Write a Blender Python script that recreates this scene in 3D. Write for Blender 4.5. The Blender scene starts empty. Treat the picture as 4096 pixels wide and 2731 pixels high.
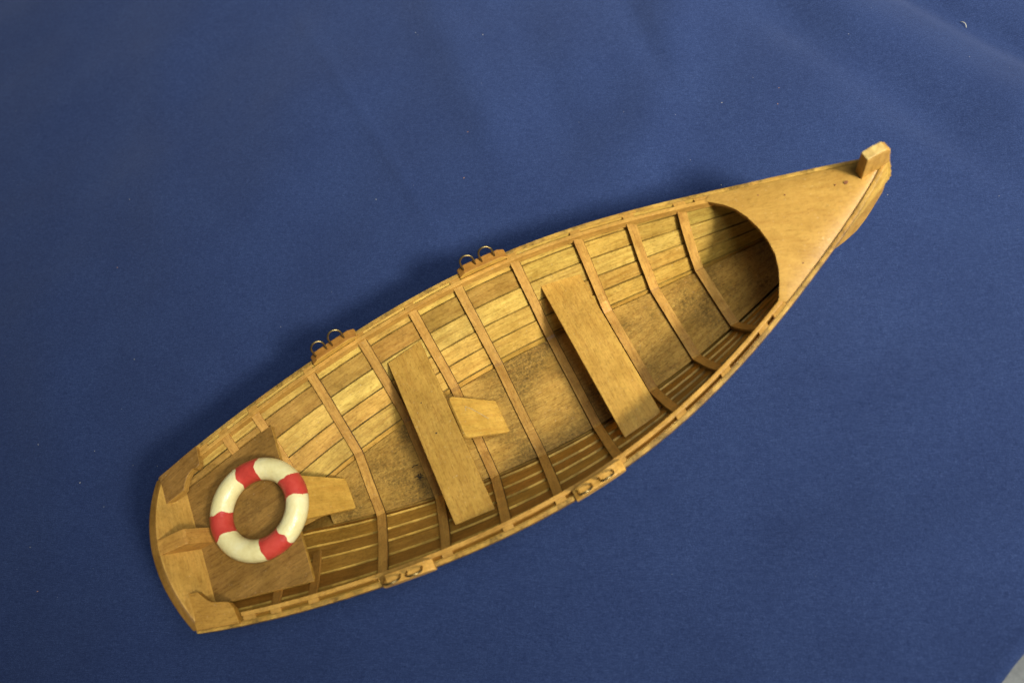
import bpy, bmesh, math, random
from mathutils import Vector, Matrix, noise as mnoise

random.seed(7)
S = 0.01                      # all shapes below are written in centimetres
sc = bpy.context.scene
C = sc.collection

# ------------------------------------------------------------------ camera
R = ((0.8921535944, -0.4075436991, -0.1948591731),
     (0.4517207115, 0.8079365636, 0.3784004598),
     (0.0032191276, -0.4256132546, 0.9048994390))
CAM = Vector((12.769059, -9.883533, 26.278595))
rot = Matrix(R).transposed()
cam_d = bpy.data.cameras.new('camera')
cam = bpy.data.objects.new('camera', cam_d)
C.objects.link(cam)
cam.matrix_world = Matrix.Translation(CAM * S) @ rot.to_4x4()
cam_d.sensor_width = 36
cam_d.lens = 28
cam_d.clip_start = 0.01
cam_d.clip_end = 20
cam_d.dof.use_dof = True
cam_d.dof.focus_distance = 0.292
cam_d.dof.aperture_fstop = 10.0
sc.camera = cam

# ------------------------------------------------------------------ light
w = bpy.data.worlds.new('World')
sc.world = w
w.use_nodes = True
bg = w.node_tree.nodes['Background']
bg.inputs['Color'].default_value = (0.93, 0.96, 1.0, 1)
bg.inputs['Strength'].default_value = 0.07


def lamp(name, loc, target, size, power, col, size_y=None):
    d = bpy.data.lights.new(name, 'AREA')
    d.energy = power
    d.color = col
    if size_y:
        d.shape = 'RECTANGLE'
        d.size = size * S
        d.size_y = size_y * S
    else:
        d.shape = 'DISK'
        d.size = size * S
    o = bpy.data.objects.new(name, d)
    C.objects.link(o)
    o.location = Vector(loc) * S
    o.rotation_euler = (Vector(target) - Vector(loc)).to_track_quat('-Z', 'Y').to_euler()
    return o


key = lamp('key_lamp', (59, -69, 83), (28, 26, 0), 18.0, 1.95, (1.0, 0.95, 0.86))
key.data.spread = math.radians(45)
lamp('fill_light', (40, -24, 78), (20, 12, 0), 36, 4.8, (0.93, 0.96, 1.0), 28)  # unseen soft fill, added overhead

sc.view_settings.view_transform = 'Standard'
sc.view_settings.look = 'None'
sc.view_settings.exposure = 0.0
sc.view_settings.gamma = 1.0
sc.view_settings.use_curve_mapping = False


# ------------------------------------------------------------------ materials
class NT:
    def __init__(self, name):
        self.m = bpy.data.materials.new(name)
        self.m.use_nodes = True
        self.t = self.m.node_tree
        self.p = self.t.nodes['Principled BSDF']

    def n(self, kind, **kw):
        nd = self.t.nodes.new(kind)
        for k, v in kw.items():
            if k in nd.inputs:
                nd.inputs[k].default_value = v
            else:
                setattr(nd, k, v)
        return nd

    def l(self, a, b):
        self.t.links.new(a, b)

    def noise(self, vec, scale, detail=3.0, rough=0.55, dist=0.0):
        nd = self.n('ShaderNodeTexNoise', Scale=scale, Detail=detail, Roughness=rough, Distortion=dist)
        self.l(vec, nd.inputs['Vector'])
        return nd.outputs['Fac']

    def ramp(self, fac, stops):
        nd = self.n('ShaderNodeValToRGB')
        el = nd.color_ramp.elements
        while len(el) > 1:
            el.remove(el[-1])
        el[0].position, el[0].color = stops[0][0], (*stops[0][1], 1)
        for p, c in stops[1:]:
            e = el.new(p)
            e.color = (*c, 1)
        self.l(fac, nd.inputs['Fac'])
        return nd.outputs['Color']

    def mix(self, mode, fac, a, b):
        nd = self.n('ShaderNodeMix', data_type='RGBA', blend_type=mode)
        for s, v in ((nd.inputs[0], fac), (nd.inputs[6], a), (nd.inputs[7], b)):
            if isinstance(v, (int, float)):
                s.default_value = v
            elif isinstance(v, tuple):
                s.default_value = (*v, 1) if len(v) == 3 else v
            else:
                self.l(v, s)
        return nd.outputs[2]

    def math(self, op, a, b=0.0, c=0.0):
        nd = self.n('ShaderNodeMath', operation=op)
        for s, v in zip(nd.inputs, (a, b, c)):
            if isinstance(v, (int, float)):
                s.default_value = v
            else:
                self.l(v, s)
        return nd.outputs[0]

    def vmul(self, vec, v):
        nd = self.n('ShaderNodeVectorMath', operation='MULTIPLY')
        self.l(vec, nd.inputs[0])
        nd.inputs[1].default_value = v
        return nd.outputs[0]

    def bump(self, h, strength, dist):
        nd = self.n('ShaderNodeBump', Strength=strength, Distance=dist)
        self.l(h, nd.inputs['Height'])
        self.l(nd.outputs['Normal'], self.p.inputs['Normal'])
        return nd


def wood(name, light, dark, grime=0.3, rough=0.42, pits=0.5, seed=0.0, sheen=0.26, grimescale=0.55, speck=0.32, gw=(0.44, 0.68), blot=0.6):
    light = (light[0] * 0.95, light[1] * 0.95, light[2] * 0.72)
    dark = (dark[0] * 0.92, dark[1] * 0.90, dark[2] * 0.74)
    t = NT(name)
    uv = t.n('ShaderNodeUVMap', uv_map='grain').outputs['UV']
    obj = t.vmul(t.n('ShaderNodeTexCoord').outputs['Object'], (100, 100, 100))
    off = t.n('ShaderNodeVectorMath', operation='ADD')
    t.l(obj, off.inputs[0])
    off.inputs[1].default_value = (seed * 7.3, seed * 3.1, seed)
    obj = off.outputs[0]
    g1 = t.noise(t.vmul(uv, (0.55, 6.0, 1)), 1.0, 4.0, 0.6, 0.35)
    g2 = t.noise(t.vmul(uv, (2.2, 30.0, 1)), 1.0, 3.0, 0.6)
    base = t.ramp(t.math('ADD', t.math('MULTIPLY', g1, 0.65), t.math('MULTIPLY', g2, 0.35)),
                  [(0.34, dark), (0.60, light)])
    # varnish that pooled unevenly
    b1 = t.noise(obj, 1.3, 4.0, 0.62)
    base = t.mix('MULTIPLY', blot, base, t.ramp(b1, [(0.32, (0.66, 0.60, 0.46)), (0.62, (1.08, 1.06, 1.04))]))
    # short dark pores along the grain
    p1 = t.noise(t.vmul(uv, (4.0, 19.0, 1)), 1.0, 2.0, 0.7)
    base = t.mix('MULTIPLY', pits, base, t.ramp(p1, [(0.30, (0.35, 0.27, 0.18)), (0.46, (1, 1, 1))]))
    # dark speckle that sits in the open grain
    p3 = t.noise(obj, 8.5, 3.0, 0.7)
    base = t.mix('MULTIPLY', speck, base, t.ramp(p3, [(0.33, (0.42, 0.36, 0.26)), (0.47, (0.93, 0.92, 0.90)), (0.62, (1.10, 1.09, 1.07))]))
    # pale specks: varnish sparkle put into the colour
    p2 = t.noise(obj, 15.0, 1.0, 0.5)
    base = t.mix('MIX', t.math('MULTIPLY', t.ramp(p2, [(0.70, (0, 0, 0)), (0.80, (1, 1, 1))]), 0.28), base, (0.75, 0.62, 0.40))
    # ingrained grime: blotches made of fine dots
    gm = t.noise(obj, grimescale, 3.0, 0.6)
    gf = t.noise(obj, 11.0, 3.0, 0.75)
    gmask = t.math('MULTIPLY', t.ramp(gm, [(gw[0], (0, 0, 0)), (gw[1], (1, 1, 1))]),
                   t.ramp(gf, [(0.36, (0.25, 0.25, 0.25)), (0.62, (1, 1, 1))]))
    base = t.mix('MIX', t.math('MULTIPLY', gmask, grime), base, (0.070, 0.044, 0.012))
    tone = t.n('ShaderNodeVertexColor', layer_name='tone').outputs['Color']
    base = t.mix('MULTIPLY', 1.0, base, tone)
    t.l(base, t.p.inputs['Base Color'])
    r = t.math('ADD', rough - 0.10, t.math('MULTIPLY', b1, 0.24))
    t.l(r, t.p.inputs['Roughness'])
    t.p.inputs['Specular IOR Level'].default_value = sheen
    h = t.math('ADD', t.math('MULTIPLY', g2, 0.6), t.math('MULTIPLY', p1, 0.8))
    t.bump(h, 0.35, 0.00022)
    return t.m


M_STRAKE = wood('varnished_planking', (0.66, 0.445, 0.135), (0.46, 0.275, 0.066), grime=0.36, pits=0.5, speck=0.34)
M_RIB = wood('varnished_rib_wood', (0.58, 0.345, 0.108), (0.44, 0.238, 0.068), grime=0.22, pits=0.4, seed=2)
M_FLOOR = wood('grimy_floor_wood', (0.56, 0.345, 0.098), (0.39, 0.216, 0.052), grime=0.82, pits=0.7, seed=5, grimescale=0.42, speck=0.45, gw=(0.38, 0.60))
M_THWART = wood('thwart_wood', (0.58, 0.350, 0.092), (0.47, 0.262, 0.060), grime=0.25, pits=0.45, seed=9, blot=0.42)
M_SEAT = wood('brown_seat_wood', (0.34, 0.190, 0.058), (0.22, 0.115, 0.030), grime=0.5, pits=0.6, seed=12)
M_DECK = wood('honey_deck_wood', (0.54, 0.315, 0.088), (0.455, 0.250, 0.060), grime=0.10, pits=0.35, seed=15, speck=0.22, blot=0.3, sheen=0.28, rough=0.40)
M_RAIL = wood('honey_rail_wood', (0.62, 0.370, 0.110), (0.48, 0.265, 0.066), grime=0.30, pits=0.3, seed=19, grimescale=1.2)
M_RUB = wood('grimy_rail_wood', (0.60, 0.375, 0.110), (0.47, 0.270, 0.070), grime=0.75, pits=0.35, seed=33, grimescale=2.0, gw=(0.45, 0.62))
M_KNEE = wood('brown_knee_wood', (0.31, 0.165, 0.050), (0.20, 0.10, 0.028), grime=0.35, pits=0.5, seed=23)
M_TAB = wood('clean_board_wood', (0.62, 0.385, 0.098), (0.55, 0.315, 0.070), grime=0.08, pits=0.3, seed=26, speck=0.25)
M_PALE = wood('pale_wood', (0.64, 0.47, 0.22), (0.53, 0.36, 0.14), grime=0.25, pits=0.3, seed=29)  # paler wood for the top of the stem head


def simple(name, col, rough, metal=0.0, spec=0.5):
    t = NT(name)
    t.p.inputs['Roughness'].default_value = rough
    t.p.inputs['Metallic'].default_value = metal
    t.p.inputs['Specular IOR Level'].default_value = spec
    obj = t.vmul(t.n('ShaderNodeTexCoord').outputs['Object'], (100, 100, 100))
    n = t.noise(obj, 5.0, 4.0, 0.6)
    c = t.ramp(n, [(0.3, tuple(x * 0.72 for x in col)), (0.65, col)])
    t.l(c, t.p.inputs['Base Color'])
    return t, obj, c


t, _, _ = simple('tarnished_brass', (0.34, 0.25, 0.10), 0.40, 1.0)
M_BRASS = t.m

t, obj, c = simple('cream_paint', (0.78, 0.68, 0.40), 0.30, 0.0, 0.45)
nn = t.noise(obj, 1.7, 5.0, 0.65)
c = t.ramp(nn, [(0.26, (0.68, 0.57, 0.23)), (0.50, (0.79, 0.695, 0.325)), (0.74, (0.84, 0.775, 0.44))])
fl = t.noise(obj, 9.0, 3.0, 0.7)
c = t.mix('MIX', t.math('MULTIPLY', t.ramp(fl, [(0.66, (0, 0, 0)), (0.74, (1, 1, 1))]), 0.35), c, (0.55, 0.43, 0.22))
t.l(c, t.p.inputs['Base Color'])
t.bump(t.noise(obj, 6.0, 3.0, 0.6), 0.35, 0.0006)
M_CREAM = t.m

t, obj, c = simple('red_paint', (0.56, 0.030, 0.028), 0.33, 0.0, 0.5)
nn = t.noise(obj, 2.2, 5.0, 0.65)
c = t.ramp(nn, [(0.26, (0.35, 0.032, 0.020)), (0.50, (0.52, 0.050, 0.032)), (0.76, (0.59, 0.078, 0.050))])
t.l(c, t.p.inputs['Base Color'])
t.bump(t.noise(obj, 5.0, 3.0, 0.6), 0.3, 0.0006)
M_RED = t.m

t, obj, c = simple('lint_fibre', (0.50, 0.48, 0.36), 0.7)
M_LINT = t.m
t, obj, c = simple('grey_dust', (0.05, 0.036, 0.016), 0.9)
M_DUST = t.m
t, obj, c = simple('brown_crumb', (0.42, 0.22, 0.09), 0.8)
M_CRUMB = t.m

t, obj, c = simple('red_brown_knot', (0.22, 0.085, 0.030), 0.5)
M_KNOT = t.m

# woven blue cloth: threads run along the photograph's rows, worn slightly pale on the crowns
t = NT('blue_woven_cotton')
obj = t.vmul(t.n('ShaderNodeTexCoord').outputs['Object'], (100, 100, 100))
mp = t.n('ShaderNodeMapping')
t.l(obj, mp.inputs['Vector'])
mp.inputs['Rotation'].default_value = (0, 0, math.radians(27))
vec = mp.outputs['Vector']
warp = t.noise(vec, 0.35, 2.0, 0.5)
wv = t.n('ShaderNodeVectorMath', operation='ADD')
t.l(vec, wv.inputs[0])
cb = t.n('ShaderNodeCombineXYZ')
t.l(t.math('MULTIPLY', warp, 0.9), cb.inputs[0])
t.l(t.math('MULTIPLY', warp, 1.2), cb.inputs[1])
t.l(cb.outputs[0], wv.inputs[1])
vec2 = wv.outputs[0]
sp = t.n('ShaderNodeSeparateXYZ')
t.l(vec2, sp.inputs[0])
PITCH = 0.062
sx = t.math('SINE', t.math('MULTIPLY', sp.outputs[0], 2 * math.pi / PITCH))
sy = t.math('SINE', t.math('MULTIPLY', sp.outputs[1], 2 * math.pi / PITCH))
weave = t.math('MULTIPLY', sx, sy)
slub = t.noise(t.vmul(vec, (6.0, 44.0, 1)), 1.0, 3.0, 0.7)
slub2 = t.noise(t.vmul(vec, (44.0, 9.0, 1)), 1.0, 3.0, 0.7)
fine = t.noise(vec, 30.0, 2.0, 0.8)
blot = t.noise(obj, 0.35, 4.0, 0.6)
val = t.math('ADD', t.math('ADD', t.math('MULTIPLY', slub, 0.34), t.math('MULTIPLY', slub2, 0.24)),
             t.math('ADD', t.math('MULTIPLY', fine, 0.42), t.math('MULTIPLY', weave, 0.04)))
col = t.ramp(val, [(0.33, (0.0072, 0.0155, 0.0525)), (0.49, (0.0185, 0.0350, 0.1020)), (0.64, (0.043, 0.071, 0.168))])
col = t.mix('MULTIPLY', 0.7, col, t.ramp(blot, [(0.3, (0.86, 0.87, 0.90)), (0.7, (1.08, 1.08, 1.06))]))
t.l(col, t.p.inputs['Base Color'])
t.p.inputs['Roughness'].default_value = 0.9
t.p.inputs['Specular IOR Level'].default_value = 0.15
t.p.inputs['Sheen Weight'].default_value = 0.22
t.p.inputs['Sheen Roughness'].default_value = 0.45
t.p.inputs['Sheen Tint'].default_value = (0.45, 0.55, 0.9, 1)
t.bump(val, 0.6, 0.0005)
M_CLOTH = t.m

t = NT('grey_table_top')
obj = t.vmul(t.n('ShaderNodeTexCoord').outputs['Object'], (100, 100, 100))
n1 = t.noise(obj, 2.6, 5.0, 0.65)
col = t.ramp(n1, [(0.3, (0.085, 0.09, 0.085)), (0.68, (0.17, 0.18, 0.165))])
t.l(col, t.p.inputs['Base Color'])
t.p.inputs['Roughness'].default_value = 0.6
M_TABLE = t.m


# ------------------------------------------------------------------ mesh building
def tag(o, label=None, cat=None, group=None, kind=None):
    for k, v in (('label', label), ('category', cat), ('group', group), ('kind', kind)):
        if v:
            o[k] = v
    return o


class MB:
    def __init__(self):
        self.v, self.f, self.uv, self.tone, self.sm, self.mi = [], [], [], [], [], []

    def vert(self, p):
        self.v.append((p[0] * S, p[1] * S, p[2] * S))
        return len(self.v) - 1

    def face(self, idx, uv=None, tone=(1, 1, 1), smooth=False, mi=0):
        self.f.append(idx)
        self.uv.append(uv)
        self.tone.append(tone)
        self.sm.append(smooth)
        self.mi.append(mi)

    def build(self, name, mat, parent=None, grain=(1, 0, 0), bevel=0.0, fix=True, mats=None, uvoff=None):
        me = bpy.data.meshes.new(name)
        me.from_pydata(self.v, [], self.f)
        me.update()
        me.uv_layers.new(name='grain')
        me.color_attributes.new('tone', 'FLOAT_COLOR', 'CORNER')
        ul = me.uv_layers['grain']
        ca = me.color_attributes['tone']
        g = Vector(grain).normalized()
        if uvoff is None:
            uvoff = (random.uniform(0, 60), random.uniform(0, 60))
        for i, p in enumerate(me.polygons):
            p.use_smooth = self.sm[i]
            p.material_index = self.mi[i]
            tn = self.tone[i]
            uvs = self.uv[i]
            if uvs is None:
                n = p.normal
                gg = g if abs(n.dot(g)) < 0.8 else Vector((g.y, g.z, g.x))
                vv = n.cross(gg)
                if vv.length < 1e-6:
                    vv = Vector((0, 0, 1))
                vv.normalize()
                uvs = []
                for vi in p.vertices:
                    co = me.vertices[vi].co / S
                    uvs.append((co.dot(gg), co.dot(vv)))
            for k, li in enumerate(p.loop_indices):
                ul.data[li].uv = (uvs[k][0] + uvoff[0], uvs[k][1] + uvoff[1])
                ca.data[li].color = (*tn, 1)
        if fix:
            bm = bmesh.new()
            bm.from_mesh(me)
            bmesh.ops.recalc_face_normals(bm, faces=bm.faces)
            bm.to_mesh(me)
            bm.free()
        for mm in (mats or [mat]):
            me.materials.append(mm)
        o = bpy.data.objects.new(name, me)
        C.objects.link(o)
        if parent:
            o.parent = parent
        if bevel:
            b = o.modifiers.new('edge', 'BEVEL')
            b.width = bevel * S
            b.segments = 2
            b.limit_method = 'ANGLE'
            b.angle_limit = math.radians(38)
        return o

    def sweep(self, rings, closed=True, caps=True, tone=None, smooth=False, mi=0):
        """rings: list of lists of points (same count); u runs along the sweep, v round the section."""
        n = len(rings[0])
        idx = [[self.vert(p) for p in r] for r in rings]
        u = 0.0
        for i in range(len(rings) - 1):
            du = (Vector(rings[i + 1][0]) - Vector(rings[i][0])).length
            v = 0.0
            for j in range(n if closed else n - 1):
                k = (j + 1) % n
                dv = (Vector(rings[i][k]) - Vector(rings[i][j])).length
                tn = tone(i, j) if callable(tone) else (tone or (1, 1, 1))
                self.face((idx[i][j], idx[i + 1][j], idx[i + 1][k], idx[i][k]),
                          ((u, v), (u + du, v), (u + du, v + dv), (u, v + dv)), tn, smooth, mi)
                v += dv
            u += du
        if caps and closed:
            tn0 = tone(0, 0) if callable(tone) else (tone or (1, 1, 1))
            self.face(tuple(reversed(idx[0])), None, tn0, False, mi)
            self.face(tuple(idx[-1]), None, tn0, False, mi)

    def prism(self, bottom, top, tone=(1, 1, 1), top_tone=None, mi=0, top_mi=None):
        """closed solid between two matching outlines"""
        n = len(bottom)
        a = [self.vert(p) for p in bottom]
        b = [self.vert(p) for p in top]
        for i in range(n):
            k = (i + 1) % n
            self.face((a[i], a[k], b[k], b[i]), None, tone, False, mi)
        self.face(tuple(reversed(a)), None, tone, False, mi)
        self.face(tuple(b), None, top_tone or tone, False, mi if top_mi is None else top_mi)

    def tube(self, pts, r, seg=8, caps=True, tone=(1, 1, 1)):
        pts = [Vector(p) for p in pts]
        rings = []
        up = None
        for i, p in enumerate(pts):
            d = (pts[min(i + 1, len(pts) - 1)] - pts[max(i - 1, 0)]).normalized()
            if up is None:
                up = d.orthogonal().normalized()
            up = (up - d * up.dot(d)).normalized()
            sd = d.cross(up)
            rr = r(i / (len(pts) - 1)) if callable(r) else r
            rings.append([tuple(p + (up * math.cos(a) + sd * math.sin(a)) * rr)
                          for a in [2 * math.pi * k / seg for k in range(seg)]])
        self.sweep(rings, True, caps, tone, True)


# ------------------------------------------------------------------ hull lines (cm; x to the bow, y to port, z up)
L = 25.0


def poly(c, t):
    return sum(k * t ** i for i, k in enumerate(c))


def B(x):      # outer half beam at the gunwale
    t_ = min(max(x / L, 0), 1)
    return (1 - t_) ** 0.75 * poly((2.7031, 10.5329, -11.3327, 38.158, -49.4369, 16.3597), t_)


def H(x):      # sheer
    return poly((2.484, -0.4432, 4.2944, -7.1517, 5.7363), min(max(x / L, 0), 1))


def Cw(x):     # half width of the floor
    v = poly((-0.6101, 8.0471, -1.3007, -13.727, 7.563), x / L)
    if x < 10:
        return 0.5 * (v + 0.25 + math.sqrt((v - 0.25) ** 2 + 0.06))
    return max(v, 0.06)


def Zf(x):     # height of the floor
    t_ = x / L - 0.45
    z_ = 4.9062 * t_ ** 2 + 13.9701 * t_ ** 3
    return z_ if x > 5 else 0.083


ZK = -0.34     # underside of the planking at the keel


def xtr(z):    # inner plane of the raked transom
    return 0.5 - 0.7 * (z - 2.0)


def xstem(z):  # profile of the stem
    pts = ((-0.9, 22.0), (0, 23.4), (0.6, 24.4), (1.0, 24.78), (1.5, 24.95), (2, 25.06), (3, 25.22), (4.2, 25.16), (5.0, 25.0), (5.8, 24.9))
    if z <= pts[0][0]:
        return pts[0][1]
    for (z0, x0), (z1, x1) in zip(pts, pts[1:]):
        if z <= z1:
            return x0 + (x1 - x0) * (z - z0) / (z1 - z0)
    return pts[-1][1]


def warpx(x, z):
    if x < 6:
        return x + (1 - x / 6) ** 2 * (xtr(z) - 0.26)
    if x > 20:
        return x + ((x - 20) / 5) ** 1.5 * (xstem(z) - 25.0)
    return x


WALL = 0.13    # planking thickness


def hull_pt(x, s, off=0.0, side=1, warp=True):
    """point on the inner planking; s 0 at the chine, 1 at the gunwale; off > 0 goes inboard"""
    y0, z0 = Cw(x) + 0.06, Zf(x) - 0.12
    y1, z1 = max(B(x) - WALL, 0.015), H(x)
    if y0 > y1 * 0.8:
        y0 = y1 * 0.8
    dy, dz = y1 - y0, z1 - z0
    ln = math.hypot(dy, dz)
    ny, nz = -dz / ln, dy / ln
    bul = -0.10 * 4 * s * (1 - s)
    y = y0 + dy * s + ny * (off + bul)
    z = z0 + dz * s + nz * (off + bul)
    y = max(y, 0.004)
    return (warpx(x, z) if warp else x, side * y, z)


def wall_y(x, z):
    lo, hi = 0.0, 1.0
    for _ in range(30):
        m = (lo + hi) / 2
        if hull_pt(x, m, 0.05, 1, False)[2] < z:
            lo = m
        else:
            hi = m
    return hull_pt(x, lo, 0.05, 1, False)[1]


# ------------------------------------------------------------------ cloth and table
ZC = -0.52
EP, ED, EN = Vector((20.7, -13.75)), Vector((0.949, 0.316)), Vector((-0.316, 0.949))
creases = [((10.72, 21.52), (11.74, 10.95), 0.34, 0.058), ((16.6, 21.5), (15.9, 12.2), 1.1, 0.11),
           ((33.2, 9.3), (35.4, 2.6), 0.75, -0.17), ((30.6, 9.9), (33.0, 2.2), 1.1, 0.15), ((28.9, 9.2), (31.2, -0.6), 0.9, -0.10),
           ((23.9, 15.9), (23.4, 12.0), 0.6, -0.06), ((25.6, 13.5), (21.6, 8.6), 1.4, 0.10),
           ((19.6, 17.3), (18.6, 10.0), 1.0, -0.06), ((28.0, 4.2), (33.0, -3.5), 1.2, 0.06),
           ((3.5, 25.0), (1.5, 15.0), 1.6, 0.08), ((18.5, -8.6), (24.5, -10.8), 1.4, 0.07), ((-5.0, 14.0), (-6.0, 4.0), 1.5, 0.06)]


def cloth_z(x, y):
    z = 0.0
    for (ax, ay), (bx, by), wd, ht in creases:
        dx, dy = bx - ax, by - ay
        ln = math.hypot(dx, dy)
        u = ((x - ax) * dx + (y - ay) * dy) / ln
        d = ((x - ax) * -dy + (y - ay) * dx) / ln
        e = max(-u, u - ln, 0)
        z += (1.5 if wd < 0.5 else 2.6) * ht * math.exp(-(d / wd) ** 2) * math.exp(-(e / 2.2) ** 2)
    n = mnoise.noise(Vector((x * 0.16, y * 0.16, 3.1))) * 0.20 + mnoise.noise(Vector((x * 0.42, y * 0.42, 9.7))) * 0.035
    # lies flat under the boat
    k = max(0.0, 1 - math.hypot((x - 12) / 15, y / 6.5))
    return ZC + (z + n * 1.7) * (1 - min(1, k * 2.2)) - 0.02


cl = MB()
NU, NV = 480, 400
us = [-44 + 82 * i / NU for i in range(NU + 1)]
vs = [62 * (j / NV) for j in range(NV + 1)]
ids = []
for v in vs:
    row = []
    for u in us:
        wob = 0.10 * mnoise.noise(Vector((u * 0.5, 0, 0)))
        p = EP + ED * u + EN * (v + wob)
        z = cloth_z(p.x, p.y)
        if v < 0.5:
            z += 0.06 * math.sin(math.pi * min(v / 0.5, 1)) - 0.03 * (1 - v / 0.5)
        row.append(cl.vert((p.x, p.y, z)))
    ids.append(row)
for j in range(NV):
    for i in range(NU):
        cl.face((ids[j][i], ids[j][i + 1], ids[j + 1][i + 1], ids[j + 1][i]), ((0, 0),) * 4, smooth=True)
cloth = cl.build('ground_cloth', M_CLOTH, fix=False)
so = cloth.modifiers.new('thickness', 'SOLIDIFY')
so.thickness = 0.05 * S
so.offset = -1
tag(cloth, 'plain weave navy blue cotton cloth spread under the boat', None, None, 'structure')

tb = MB()
q = [tb.vert(p) for p in ((-70, -60, -0.98), (90, -60, -0.98), (90, 80, -0.98), (-70, 80, -0.98))]
tb.face(tuple(q))
table = tb.build('table_surface', M_TABLE)
tag(table, 'mottled grey table top past the edge of the cloth', None, None, 'structure')

# ------------------------------------------------------------------ the boat
boat = bpy.data.objects.new('model_rowboat', None)
C.objects.link(boat)
tag(boat, 'varnished wooden model rowing boat lying on navy blue cloth', 'model boat')

SEAMS = [0.0, 0.055, 0.245, 0.425, 0.635, 0.835, 1.0]
xst = [0.0] + [0.25 * i for i in range(1, 80)] + [20 + 0.2 * i for i in range(25)] + [24.9, 24.985]
RIBS = [5.996, 8.076, 10.080, 11.857, 13.982, 16.213, 17.974, 19.551]


def strake_tone(k, x, side):
    bay = sum(1 for r in RIBS if x > r)
    rnd = random.Random(k * 101 + bay * 13 + (7 if side > 0 else 77))
    if k == 4:
        base = (0.74, 0.66, 0.60) if bay <= 4 else (0.95, 0.97, 0.90)
    elif k == 3:
        base = (1.07, 1.12, 1.12)
    elif k == 2:
        base = (0.98, 0.92, 0.86)
    elif k == 0:
        base = (0.98, 0.88, 0.74)
    elif k == 5:
        base = (1.05, 1.06, 0.98)
    else:
        base = (1.04, 1.02, 0.92)
    j = rnd.uniform(0.88, 1.10)
    h = rnd.uniform(0.94, 1.05)
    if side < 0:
        base = (base[0] * 0.72, base[1] * 0.59, base[2] * 0.46)  # starboard planks dimmed and browned: their shade put into the colour
    return (base[0] * j, base[1] * j * h, base[2] * j * h)


hull = MB()
for side in (1, -1):
    prof = []          # (s, off, kind)
    for k in range(6):
        s0, s1 = SEAMS[k], SEAMS[k + 1]
        top = (0.045 if side > 0 else 0.055) if k < 5 else 0.0
        if k == 0:
            prof.append((s0, 0.0, 'p0'))
        prof.append((s1 - 0.004, top, 'p%d' % k))
        if k < 5:
            prof.append((s1, -0.02, 'ledge'))
            prof.append((s1 + 0.005, -0.02, 'groove'))
            prof.append((s1 + 0.008, 0.0, 'groove'))
    rings = [[hull_pt(x, s, o, side) for (s, o, _) in prof] for x in xst]
    idx = [[hull.vert(p) for p in r] for r in rings]
    nz = random.Random(5 + side)
    for i in range(len(xst) - 1):
        xm = (xst[i] + xst[i + 1]) / 2
        for j in range(len(prof) - 1):
            kd = prof[j + 1][2]
            if kd[0] == 'p':
                k = int(kd[1])
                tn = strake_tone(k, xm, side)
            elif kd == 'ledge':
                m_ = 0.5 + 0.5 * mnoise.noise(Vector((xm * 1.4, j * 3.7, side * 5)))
                g = 0.3 + 0.7 * m_ if side > 0 else 0.65 + 1.3 * m_ * m_  # starboard ledges painted bright for the light on their upper edges
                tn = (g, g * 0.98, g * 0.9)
            else:
                m_ = 0.5 + 0.5 * mnoise.noise(Vector((xm * 1.1, j * 3.7, 40 + side * 5)))
                g = 0.06 + 0.75 * m_ * m_ if side > 0 else 0.35 + 0.4 * m_
                tn = (g, g * 0.98, g * 1.0)
            vv = [j * 0.9 + 40 * (kd[0] == 'p') * int(kd[1] if kd[0] == 'p' else 0)] * 2
            w_ = (Vector(rings[i][j + 1]) - Vector(rings[i][j])).length
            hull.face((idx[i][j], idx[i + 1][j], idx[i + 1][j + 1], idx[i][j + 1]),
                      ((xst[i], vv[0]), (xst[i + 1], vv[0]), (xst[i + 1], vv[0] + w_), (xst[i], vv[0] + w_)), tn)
    # outside: lapped planks, garboard to the keel
    oprof = [(1.0, -WALL - 0.01)]
    for k in range(5, -1, -1):
        oprof.append((SEAMS[k] + 0.004, -WALL - 0.05))
        if k:
            oprof.append((SEAMS[k], -WALL))
    orings = []
    for x in xst:
        r = [hull_pt(x, s, o, side) for s, o in oprof]
        zk = ZK + (0.9 if x < 0.1 else 0) * 0
        r.append((warpx(x, zk), side * 0.12 * min(1, (25 - x) / 1.5 + 0.02), zk))
        orings.append(r)
    oidx = [[hull.vert(p) for p in r] for r in orings]
    for i in range(len(xst) - 1):
        for j in range(len(orings[0]) - 1):
            w_ = (Vector(orings[i][j + 1]) - Vector(orings[i][j])).length
            hull.face((oidx[i][j], oidx[i][j + 1], oidx[i + 1][j + 1], oidx[i + 1][j]),
                      ((xst[i], j * 3), (xst[i], j * 3 + w_), (xst[i + 1], j * 3 + w_), (xst[i + 1], j * 3)),
                      (1.0, 0.96, 0.9))
        # gunwale rim and the bottom between chine and keel
        a, b = idx[i][-1], idx[i + 1][-1]
        hull.face((a, b, oidx[i + 1][0], oidx[i][0]), None, (0.9, 0.85, 0.75))
        hull.face((idx[i][0], idx[i + 1][0], oidx[i + 1][-1], oidx[i][-1]), None, (0.5, 0.45, 0.4))
hull.build('hull', M_STRAKE, boat, fix=False)

# keel along the bottom and up the stem
kl = MB()
rings = []
for x in [1.9, 3, 5, 8, 12, 16, 20, 21.5, 22.2]:
    top = ZK + 0.06
    bot = ZC + 0.0 if x < 23 else ZC + (x - 23) * 0.12
    rings.append([(x, 0.13, bot), (x, 0.13, top), (x, -0.13, top), (x, -0.13, bot)])
kl.sweep(rings)
kl.build('keel', M_RAIL, boat, bevel=0.02)

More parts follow.
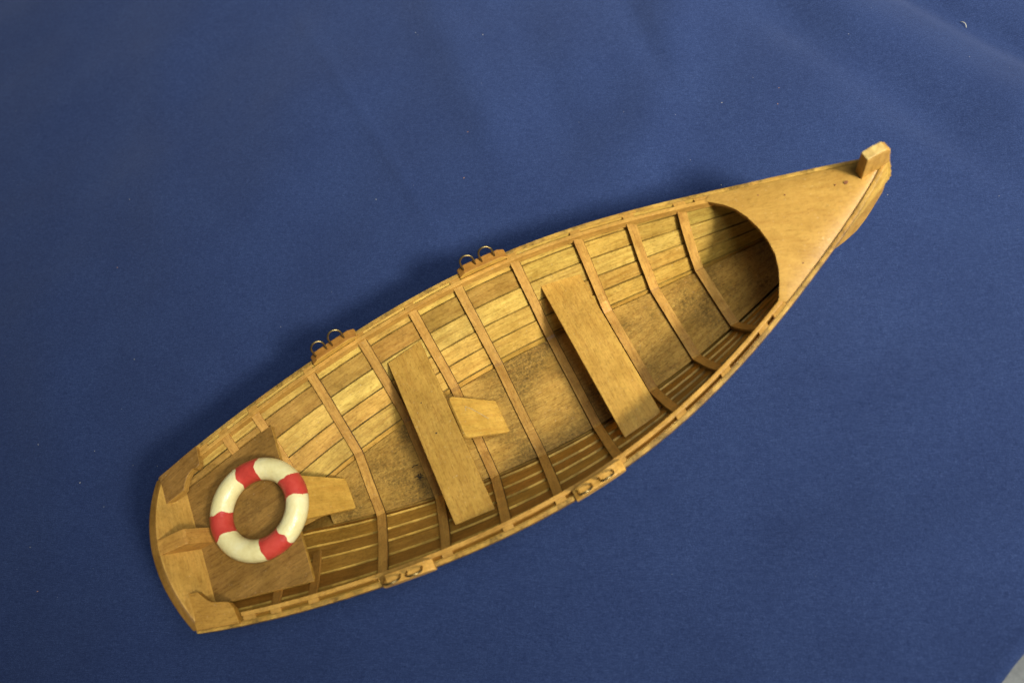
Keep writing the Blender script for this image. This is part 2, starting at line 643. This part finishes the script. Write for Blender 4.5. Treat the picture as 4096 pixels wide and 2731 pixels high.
# transom with its arched top
tr = MB()
outl = []
ss = [0.0, 0.15, 0.3, 0.45, 0.6, 0.75, 0.9, 0.985]
for s in reversed(ss):
    p = hull_pt(0.0, s, -0.01, 1, False)
    outl.append((p[1], p[2]))
outl = list(reversed(outl))                       # port side, bottom to top
arch = []
NA = 22
for i in range(NA + 1):
    y = 2.66 - 5.32 * i / NA
    arch.append((y, 3.12 - 0.58 * (abs(y) / 2.66) ** 2.0))
full = [(0.0, ZK + 0.05)] + outl + arch + [(-y, z) for y, z in reversed(outl)]
inner = [(xtr(z), y, z) for y, z in full]
outer = [(xtr(z) - 0.27, y, z) for y, z in full]
tr.prism(outer, inner, (0.44, 0.39, 0.32), (0.96, 0.95, 0.90))
tr.build('transom', M_RAIL, boat, grain=(0, 1, 0), bevel=0.055)

# floor board
fb = MB()
rings = []
for i in range(60):
    x = 4.3 + (22.0 - 4.3) * i / 59
    c_, z_ = Cw(x) + 0.0, Zf(x)
    wob = 0.02 * mnoise.noise(Vector((x * 1.3, 0, 0)))
    rings.append([(x, -c_ + wob, z_ - 0.11), (x, -c_ + wob, z_), (x, -c_ / 3, z_ + 0.001), (x, c_ / 3, z_ + 0.001),
                  (x, c_ + wob, z_), (x, c_ + wob, z_ - 0.11)])
fb.sweep(rings)
fb.build('floor_board', M_FLOOR, boat)


# ribs: up both walls and across the floor board
def rib_path(x, s_lo, s_hi, side, n=9):
    return [hull_pt(x, s_lo + (s_hi - s_lo) * i / n, 0.075, side, False) for i in range(n + 1)]


def rib_sweep(mb, path, x, wdt, thk, tone):
    rings = []
    for i, p in enumerate(path):
        a, b = path[max(i - 1, 0)], path[min(i + 1, len(path) - 1)]
        ty, tz = b[1] - a[1], b[2] - a[2]
        ln = math.hypot(ty, tz)
        ny, nz_ = -tz / ln, ty / ln
        if i == 0 or i == len(path) - 1:
            pass
        if ny * p[1] + nz_ * (p[2] - 3.5) > 0:
            ny, nz_ = -ny, -nz_
        j = 0.012 * mnoise.noise(Vector((x * 3.1, p[1] * 0.9, p[2] * 0.9)))
        rings.append([(x - wdt / 2 + j, p[1], p[2]), (x + wdt / 2 + j, p[1], p[2]),
                      (x + wdt / 2 + j, p[1] + ny * thk, p[2] + nz_ * thk), (x - wdt / 2 + j, p[1] + ny * thk, p[2] + nz_ * thk)])
    mb.sweep(rings, tone=tone)


for ri, x in enumerate(RIBS):
    c_, z_ = Cw(x), Zf(x)
    # the wall part starts where it meets the corner of the floor board
    port = [p for p in rib_path(x, 0.05, 0.955, 1)]
    stb = [p for p in rib_path(x, 0.05, 0.955, -1)]
    path = [stb[k] for k in range(len(stb) - 1, -1, -1)] + [(x, -c_ + 0.03, z_ + 0.012), (x, -c_ * 0.5, z_ + 0.006), (x, 0, z_ + 0.006), (x, c_ * 0.5, z_ + 0.006),
                                                            (x, c_ - 0.03, z_ + 0.012)] + port
    mb = MB()
    tone_ = random.Random(ri)
    k = tone_.uniform(0.92, 1.06)

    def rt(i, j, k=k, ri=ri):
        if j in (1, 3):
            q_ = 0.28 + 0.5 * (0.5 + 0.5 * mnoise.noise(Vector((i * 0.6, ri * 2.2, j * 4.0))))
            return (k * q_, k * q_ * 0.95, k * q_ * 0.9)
        if ri == 5 and 14 <= i <= 15:
            return (1.35, 1.30, 1.45)          # freshly split patch at the corner
        if i in (10, 14) and j == 2:
            return (k * 0.8, k * 0.75, k * 0.7)
        return (k, k * 0.97, k * 0.93)
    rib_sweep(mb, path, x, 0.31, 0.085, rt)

    def glue(i, j, ri=ri):                     # dark squeeze-out of old glue along both edges
        q_ = 0.16 + 0.5 * max(0.0, mnoise.noise(Vector((i * 0.5, ri * 3.3, 7.0))))
        return (q_, q_ * 0.9, q_ * 0.75)
    rib_sweep(mb, path, x, 0.355, 0.014, glue)
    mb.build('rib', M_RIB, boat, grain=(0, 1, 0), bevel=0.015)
for x in (3.72, 2.5):
    for side in (1, -1):
        mb = MB()
        rib_sweep(mb, rib_path(x, 0.35, 0.955, side), x, 0.31, 0.085, (1.05, 1.0, 0.98) if side > 0 else (0.8, 0.72, 0.62))
        mb.build('rib', M_RIB, boat, grain=(0, 0, 1), bevel=0.015)

# inwales and outer rails
xin = [1.42 + (20.5 - 1.42) * i / 70 for i in range(71)]
xout = [0.02 + (24.9 - 0.02) * (i / 90) for i in range(91)]
for side in (1, -1):
    mb = MB()
    mb.sweep([[(x, side * (B(x) - 0.40), H(x) - 0.30), (x, side * (B(x) - 0.40), H(x) + 0.01),
               (x, side * (B(x) - 0.265), H(x) + 0.01), (x, side * (B(x) - 0.265), H(x) - 0.30)] for x in xin], tone=(1.04, 1.0, 0.96))
    mb.build('inwale', M_RAIL, boat, bevel=0.018)
    mb = MB()
    rr = random.Random(3 + side)
    tones = [rr.choice([(1, 1, 1), (1.05, 1.05, 1.0), (0.92, 0.92, 0.92), (0.80, 0.80, 0.82), (1.0, 0.95, 0.9)]) for _ in xout]

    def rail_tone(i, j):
        q_ = (0.55, 0.50, 0.44) if j == 2 else (1, 1, 1)          # outer face darker brown
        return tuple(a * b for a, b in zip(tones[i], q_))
    mb.sweep([[(warpx(x, H(x)), side * (B(x) - 0.115), H(x) - 0.16), (warpx(x, H(x)), side * (B(x) - 0.115), H(x) + 0.012),
               (warpx(x, H(x)), side * (B(x) + 0.02), H(x) + 0.000), (warpx(x, H(x)), side * (B(x) + 0.02), H(x) - 0.16)] for x in xout], tone=rail_tone)
    mb.build('rub_rail', M_RUB, boat, bevel=0.02)
    # little blocks that close the gap between inwale and rail at every rib
    for x0, x1 in [(1.45, 1.85), (20.0, 20.5)] + [(x - 0.17, x + 0.17) for x in RIBS + [2.5, 3.72]]:
        mb = MB()
        sec = lambda x: [(x, side * (B(x) - 0.262), H(x) - 0.28), (x, side * (B(x) - 0.262), H(x) - 0.012), (x, side * (B(x) - 0.118), H(x) - 0.012), (x, side * (B(x) - 0.118), H(x) - 0.28)]
        mb.sweep([sec(x0), sec((x0 + x1) / 2), sec(x1)], tone=(0.95, 0.9, 0.85))
        mb.build('spacer_block', M_RAIL, boat)

# stern seat
seat = MB()
ptsP, ptsS = [], []
for i in range(9):
    f = i / 8
    xp = 0.5 + (3.97 - 0.5) * f
    xs_ = 0.5 + (3.74 - 0.5) * f
    ptsP.append((xp, min(wall_y(xp, 2.0), 2.05 + 0.78 * f) + 0.02))
    ptsS.append((xs_, -min(wall_y(xs_, 2.0), 2.0 + 0.75 * f) - 0.02))
ol = ptsS + list(reversed(ptsP))
seat.prism([(x, y, 1.80) for x, y in ol], [(x, y, 2.0) for x, y in ol], (1.75, 1.85, 1.5), (1, 1, 1))
seat.build('stern_seat', M_SEAT, boat, grain=(1, 0.12, 0), bevel=0.02)


# thwarts
def plank(name, corners, z, thk, mat, tone, grain):
    mb = MB()
    mb.prism([(x, y, z - thk) for x, y in corners], [(x, y, z) for x, y in corners], tone)
    return mb.build(name, mat, boat, grain=grain, bevel=0.025)


thwart_a = plank('thwart', [(8.46, 3.14), (8.46, -3.10), (9.82, -3.22), (9.80, 3.36)], 1.62, 0.17, M_THWART, (0.90, 0.89, 0.85), (0, 1, 0))
plank('thwart', [(14.44, 3.15), (14.50, -3.05), (15.90, -2.86), (15.84, 3.02)], 1.60, 0.17, M_THWART, (1.06, 1.04, 1.0), (0, 1, 0))


# the two sloping boards, upper edge on the seat and lower edge on the floor
def slope_board(top, bot, thk, tone):
    (x0, y0a, y0b, z0), (x1, y1a, y1b, z1) = top, bot
    nx, nz_ = (z0 - z1), (x1 - x0)
    ln = math.hypot(nx, nz_)
    nx, nz_ = nx / ln, nz_ / ln

    def rounded(r=0.22):
        base = [(0, y0a), (0, y0b), (1, y1b), (1, y1a)]
        P = [(x0 + (x1 - x0) * f, y, z0 + (z1 - z0) * f) for f, y in base]
        out = []
        for i in range(4):
            p, a, b = Vector(P[i]), Vector(P[i - 1]), Vector(P[(i + 1) % 4])
            rr = r if i < 2 else 0.06
            pa, pb = p + (a - p).normalized() * rr, p + (b - p).normalized() * rr
            for k in range(5):
                t_ = k / 4
                out.append(tuple((1 - t_) ** 2 * pa + 2 * t_ * (1 - t_) * p + t_ * t_ * pb))
        return out
    o = rounded()
    mb = MB()
    mb.prism([(x - nx * thk, y, z - nz_ * thk) for x, y, z in o], o, tone)
    return mb.build('foot_board', M_TAB, boat, grain=(1, 0, -1), bevel=0.02)


slope_board((9.93, 0.92, -0.70, 1.74), (11.22, 0.62, -0.64, 0.20), 0.12, (1.06, 1.06, 1.05))
slope_board((3.98, 0.92, -0.75, 2.00), (5.28, 0.55, -0.60, 0.22), 0.13, (1.0, 0.98, 0.92))


# quarter knees in the two stern corners
def knee(side, pts, ztop, thk, mat, tone, ttone):
    mb = MB()
    mb.prism([(x, y, ztop - thk) for x, y in pts], [(x, y, ztop) for x, y in pts], tone, ttone)
    return mb.build('quarter_knee', mat, boat, grain=(1, 0.4 * side, 0), bevel=0.025)


def edge(x, side):
    return side * (B(x) - 0.05)


kp = [(0.02, edge(0.1, 1)), (0.5, edge(0.5, 1)), (1.0, edge(1.0, 1)), (1.55, edge(1.55, 1)), (1.50, 2.44), (1.36, 2.34), (1.22, 2.37), (1.06, 2.30), (0.92, 2.16), (0.82, 1.99), (0.76, 1.83), (0.02, 1.64)]
knee(1, kp, 2.63, 0.30, M_KNEE, (1.7, 1.8, 1.6), (1, 1, 1))  # fall of light painted in: dim brown top, bright sides
ks = [(0.0, edge(0.1, -1)), (0.5, edge(0.5, -1)), (1.0, edge(1.0, -1)), (1.38, edge(1.38, -1)), (1.32, -2.55), (1.21, -2.30), (1.0, -2.20), (0.72, -2.08), (0.56, -1.93), (0.44, -1.74), (0.34, -1.56), (0.0, -1.46)]
knee(-1, list(reversed(ks)), 2.63, 0.30, M_THWART, (0.9, 0.8, 0.65), (0.92, 0.84, 0.80))

# knee block in the middle of the transom
mb = MB()
ya, yb = -0.10, 0.43
profile = [(xtr(3.10) - 0.02, 3.10), (0.55, 3.02), (0.62, 2.96), (1.0, 2.18), (1.06, 2.0), (xtr(2.0), 2.0)]
mb.prism([(x, ya, z) for x, z in profile], [(x, yb, z) for x, z in profile], (0.95, 0.86, 0.74))
kb = mb.build('stern_knee', M_RIB, boat, grain=(1, 0, 0), bevel=0.03)

# foredeck: curved after edge, slight crown, follows the sheer
dk = MB()
arc = [(20.25, 2.10), (20.33, 2.0), (20.42, 1.88), (20.62, 1.60), (20.80, 1.25), (20.94, 0.80), (21.02, 0.25), (21.03, -0.25), (20.97, -0.75), (20.82, -1.20), (20.66, -1.52), (20.50, -1.78), (20.42, -1.92), (20.34, -2.02)]
ND = 26


def deck_row(f, dz):
    """f 0 at the cut edge, 1 at the stem; across port to starboard"""
    row = []
    for x0, y0 in arc:
        ratio = y0 / (2.10 if y0 > 0 else 2.02)
        x = x0 + (24.55 - x0) * f
        y = ratio * (B(x) - 0.16)
        if f == 0:
            y = y0
        crown = 0.17 * (1 - abs(ratio) ** 3.2) * min(1, B(x) / 1.5)
        row.append((warpx(x, H(x)), y, H(x) + 0.02 + crown + dz))
    return row


for lay, dz in ((0, 0.0), (1, -0.14)):
    rows = [deck_row(i / ND, dz) for i in range(ND + 1)]
    idx = [[dk.vert(p) for p in r] for r in rows]
    if lay == 0:
        top_idx = idx
    for i in range(ND):
        for j in range(len(arc) - 1):
            dk.face((idx[i][j], idx[i][j + 1], idx[i + 1][j + 1], idx[i + 1][j]), None, (1, 1, 1) if lay == 0 else (0.6, 0.5, 0.4), True)
bot_idx = idx
arc_n = len(arc)
top_idx = [[dk.vert(p) for p in deck_row(i / ND, 0.0)] for i in range(ND + 1)]     # own vertices keep the cut edge crisp
for j in range(len(arc) - 1):
    dk.face((top_idx[0][j], top_idx[0][j + 1], bot_idx[0][j + 1], bot_idx[0][j]), None, (0.7, 0.6, 0.45))
for i in range(ND):
    for j in (0, len(arc) - 1):
        dk.face((top_idx[i][j], top_idx[i + 1][j], bot_idx[i + 1][j], bot_idx[i][j]), None, (0.8, 0.7, 0.6))
deck = dk.build('foredeck', M_DECK, boat, grain=(1, -0.45, 0))


# small knots and pin holes that show as dark dots in the wood
def dot(parent, x, y, z, r, mat):
    mb = MB()
    rim = [mb.vert((x + r * math.cos(a) * 1.25, y + r * math.sin(a), z)) for a in [2 * math.pi * k / 10 for k in range(10)]]
    low = [mb.vert((x + r * math.cos(a) * 1.25, y + r * math.sin(a), z - 0.03)) for a in [2 * math.pi * k / 10 for k in range(10)]]
    mb.face(tuple(rim))
    for k in range(10):
        mb.face((rim[k], low[k], low[(k + 1) % 10], rim[(k + 1) % 10]))
    mb.build('wood_knot', mat, parent)


def deck_z(x, y):
    q_ = y / (B(x) - 0.16)
    return H(x) + 0.025 + 0.17 * (1 - abs(q_) ** 3.2) * min(1, B(x) / 1.5)


for x, y, r in ((23.75, 0.02, 0.055), (23.48, 0.14, 0.022), (22.2, 0.75, 0.020), (21.5, -1.42, 0.022), (21.6, 1.25, 0.020)):
    dot(deck, x, y, deck_z(x, y), r, M_KNOT)
for x, y, r in ((8.99, 1.20, 0.022), (9.06, -0.03, 0.028)):
    dot(thwart_a, x, y, 1.624, r, M_DUST)

# stem post: inside head above the deck, outside face down to the keel
sp_ = MB()
head = [(24.10, 5.66), (24.36, 5.72), (24.72, 5.72), (24.86, 5.60), (24.93, 5.25), (25.02, 4.9), (25.2, 4.2), (25.27, 3.0), (25.1, 2.0), (24.98, 1.5), (24.8, 1.0), (24.42, 0.6), (23.4, 0.0), (22.2, ZC + 0.12),
        (21.8, ZC + 0.16), (23.0, 0.3), (24.1, 1.2), (24.45, 2.2), (24.5, 3.2), (24.4, 4.2), (24.12, 4.55)]


def hw(x, z):
    return 0.165 if z > 4.4 else 0.14


sp_.prism([(x, -hw(x, z), z) for x, z in head], [(x, hw(x, z), z) for x, z in head], (1, 0.98, 0.95))
for i, f in enumerate(sp_.f):
    if set(f) in ({0, 1, len(head), len(head) + 1}, {1, 2, len(head) + 1, len(head) + 2}):
        sp_.tone[i] = (1, 1, 1)
        sp_.mi[i] = 1
sp_.build('stem_post', M_RAIL, boat, grain=(0, 0, 1), bevel=0.03, mats=[M_RAIL, M_PALE])


# rowlock pads with two wire staples each
def pad(side, x0, x1, staples, top_tone, side_tone):
    mb = MB()
    n = 8
    rings = []
    for i in range(n + 1):
        x = x0 + (x1 - x0) * i / n
        hgt = 0.24 if 0 < i < n else 0.10
        yi, yo = side * (B(x) - 0.25), side * (B(x) + 0.10)
        rings.append([(x, yi, H(x) - 0.02), (x, yi, H(x) + hgt), (x, yo, H(x) + hgt), (x, yo, H(x) - 0.10)])

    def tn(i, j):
        return top_tone if j in (1, 2) else side_tone  # face tones carry the light: port tops dim, inner faces bright
    mb.sweep(rings, tone=tn)
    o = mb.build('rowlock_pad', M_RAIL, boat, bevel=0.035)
    for a, b in staples:
        m = (a + b) / 2
        r = (b - a) / 2
        slope = (B(b) - B(a)) / (b - a)
        ey, ez = 0.50, 0.866              # leans outboard
        y0, z0 = B(m) - 0.14, H(m) + 0.16
        pts = []

        def on(dx, q):
            return (m + dx, y0 + slope * dx + ey * q, z0 + ez * q)
        pts += [on(-r, 0.0), on(-r, 0.16), on(-r * 1.03, 0.33)]
        for k in range(1, 12):
            an = math.pi * (1 - k / 12)
            pts.append(on(r * math.cos(an) * 1.03, 0.33 + r * math.sin(an)))
        pts += [on(r * 1.03, 0.33), on(r, 0.16), on(r, 0.0)]
        st = MB()
        st.tube([(x, side * y, z) for x, y, z in pts], 0.034, 10)
        st.build('wire_staple', M_BRASS, o)
    return o


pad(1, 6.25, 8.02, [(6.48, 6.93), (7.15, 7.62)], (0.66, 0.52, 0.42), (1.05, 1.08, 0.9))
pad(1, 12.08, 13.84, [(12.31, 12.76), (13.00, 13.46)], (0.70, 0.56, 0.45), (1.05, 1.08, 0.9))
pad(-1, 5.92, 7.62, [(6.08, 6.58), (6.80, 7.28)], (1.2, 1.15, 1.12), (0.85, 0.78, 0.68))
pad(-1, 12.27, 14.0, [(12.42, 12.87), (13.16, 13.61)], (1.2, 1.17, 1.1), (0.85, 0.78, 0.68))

# ------------------------------------------------------------------ life ring on the stern seat
RC = Vector((2.88, 0.10, 2.0 + 0.365))
RM, RT = 1.335, 0.365


def ring_pt(a, b, rad, c=(0, 0, 0)):
    wob = 1 + 0.018 * mnoise.noise(Vector((math.cos(a) * 1.5, math.sin(a) * 1.5, 4.2)))
    r = RM + rad * wob * math.cos(b)
    return (r * math.cos(a), r * math.sin(a), rad * wob * math.sin(b))


ring = bpy.data.objects.new('life_ring', None)
C.objects.link(ring)
ring.location = RC * S
ring.rotation_euler = (math.radians(0.0), math.radians(-1.0), 0)
tag(ring, 'cream life ring with four red bands lying on the brown stern seat', 'life ring')
body = MB()
NA_, NB_ = 96, 28
idx = [[body.vert(ring_pt(2 * math.pi * i / NA_, 2 * math.pi * j / NB_, RT)) for j in range(NB_)] for i in range(NA_)]
for i in range(NA_):
    for j in range(NB_):
        body.face((idx[i][j], idx[(i + 1) % NA_][j], idx[(i + 1) % NA_][(j + 1) % NB_], idx[i][(j + 1) % NB_]), ((0, 0),) * 4, smooth=True)
body.build('ring_body', M_CREAM, ring)


def red_band(a0, a1, seed, full=False):
    mb = MB()
    n, m = 14, 40
    lo, hi = (-0.62 * math.pi, 1.12 * math.pi)
    idx = []
    for i in range(n + 1):
        row = []
        for j in range(m + 1):
            b = lo + (hi - lo) * j / m
            w0 = 0.10 * mnoise.noise(Vector((math.cos(b) * 1.1, math.sin(b) * 1.1, seed))) + 0.012 * mnoise.noise(Vector((b * 4, 0, seed)))
            w1 = 0.10 * mnoise.noise(Vector((math.cos(b) * 1.1, math.sin(b) * 1.1, seed + 9))) + 0.012 * mnoise.noise(Vector((b * 4, 3, seed)))
            # the strip narrows round the inside of the ring, as the hand painted ends do
            pinch = 0.10 * max(0.0, -math.cos(b))
            f = i / n
            a = (a0 + w0 - pinch) * (1 - f) + (a1 + w1 + pinch) * f
            row.append(mb.vert(ring_pt(a, b, RT + 0.006)))
        idx.append(row)
    for i in range(n):
        for j in range(m):
            mb.face((idx[i][j], idx[i + 1][j], idx[i + 1][j + 1], idx[i][j + 1]), ((0, 0),) * 4, smooth=True)
    mb.build('red_band', M_RED, ring)


BANDS = [(-9, 18), (72, 101), (165, 195), (263, 294)]
for k, (a0, a1) in enumerate(BANDS):
    red_band(math.radians(a0), math.radians(a1), k * 5.0 + 1)

# ------------------------------------------------------------------ lint, hair and dust
mb = MB()
zc_ = cloth_z(34.19, 6.3)
mb.tube([(34.165, 6.48, zc_ + 0.06), (34.20, 6.40, zc_ + 0.10), (34.215, 6.30, zc_ + 0.12), (34.21, 6.21, zc_ + 0.09), (34.185, 6.13, zc_ + 0.04)], lambda f: 0.013, 6)
o = mb.build('lint_fibre', M_LINT)
tag(o, 'short curved pale thread lying alone on the blue cloth', 'lint')

mb = MB()


def tabz(x):
    return 1.74 + (0.20 - 1.74) * (x - 9.93) / 1.29 + 0.035


mb.tube([(10.24, 0.30, tabz(10.24)), (10.27, 0.46, tabz(10.27)), (10.40, 0.36, tabz(10.40) + 0.02), (10.53, 0.22, tabz(10.53) + 0.02), (10.66, 0.06, tabz(10.66) + 0.02), (10.78, -0.09, tabz(10.78) + 0.01)], 0.0055, 5)
o = mb.build('stray_hair', M_LINT)
tag(o, 'thin bright hair lying across the small sloping board', 'hair')

mb = MB()
rr = random.Random(11)
for k in range(9):
    x, y = 7.72 + rr.gauss(0, 0.05), -0.62 + rr.gauss(0, 0.13)
    a = rr.uniform(0, 6.28)
    ln = rr.uniform(0.08, 0.26)
    z = 0.06 + rr.uniform(0.01, 0.10)
    mb.tube([(x - math.cos(a) * ln / 2, y - math.sin(a) * ln / 2, z - 0.02), (x + rr.gauss(0, 0.02), y + rr.gauss(0, 0.02), z + 0.03),
             (x + math.cos(a) * ln / 2, y + math.sin(a) * ln / 2, z - 0.02)], 0.013, 5)
o = mb.build('dust_fluff', M_DUST)
tag(o, 'small dark tuft of dust on the floor beside a rib', 'dust')

LINT = [(24.47, 7.97, 1), (26.56, 7.25, 2), (26.12, 6.62, 2), (20.97, 9.7, 0), (22.64, 8.43, 0), (19.26, 10.39, 0), (30.39, -0.75, 0), (27.28, 1.19, 1), (31.34, 8.43, 0), (30.11, 7.99, 0),
        (32.98, 4.58, 1), (22.55, 4.71, 1), (22.14, 6.33, 0), (14.98, 12.25, 2), (13.94, 10.35, 2), (10.26, 11.52, 1), (0.15, 17.62, 1), (4.67, 7.94, 1), (-1.2, 14.45, 2), (15.09, 18.81, 1),
        (17.66, 16.75, 1), (5.97, 20.49, 0), (-4.27, 26.41, 0), (-6.16, 8.13, 1), (-1.49, 9.76, 1), (-7.22, 2.39, 2), (-4.81, 5.73, 1), (-4.1, 4.34, 0), (-7.15, 4.12, 0), (-4.04, 6.78, 1),
        (-1.68, 4.86, 0), (-2.67, 5.43, 0)]
rr = random.Random(21)
for k in range(70):
    LINT.append((rr.uniform(-8, 36), rr.uniform(-12, 30), 3))
mb = MB()
for x, y, kind in LINT:
    if abs(y) < 6 and 0 < x < 26 and (abs(y) < B(x) + 0.5):
        continue
    if (Vector((x, y)) - EP).dot(EN) < 1:
        continue
    r = (0.011, 0.016, 0.022, 0.006)[kind]
    z = cloth_z(x, y) + r * 0.6
    a = rr.uniform(0, 6.28)
    e = r * rr.uniform(0.6, 1.6)
    n0 = len(mb.f)
    mb.tube([(x - math.cos(a) * e, y - math.sin(a) * e, z), (x, y, z + r * 0.3), (x + math.cos(a) * e, y + math.sin(a) * e, z)], lambda f, r=r: r * (0.5 + 1.0 * f * (1 - f)), 6)
    for q in range(n0, len(mb.f)):
        mb.mi[q] = 1 if kind == 2 else 0
o = mb.build('lint', None, mats=[M_LINT, M_CRUMB])
tag(o, 'scattered specks of pale lint and brown crumbs on the cloth', 'lint', None, 'stuff')
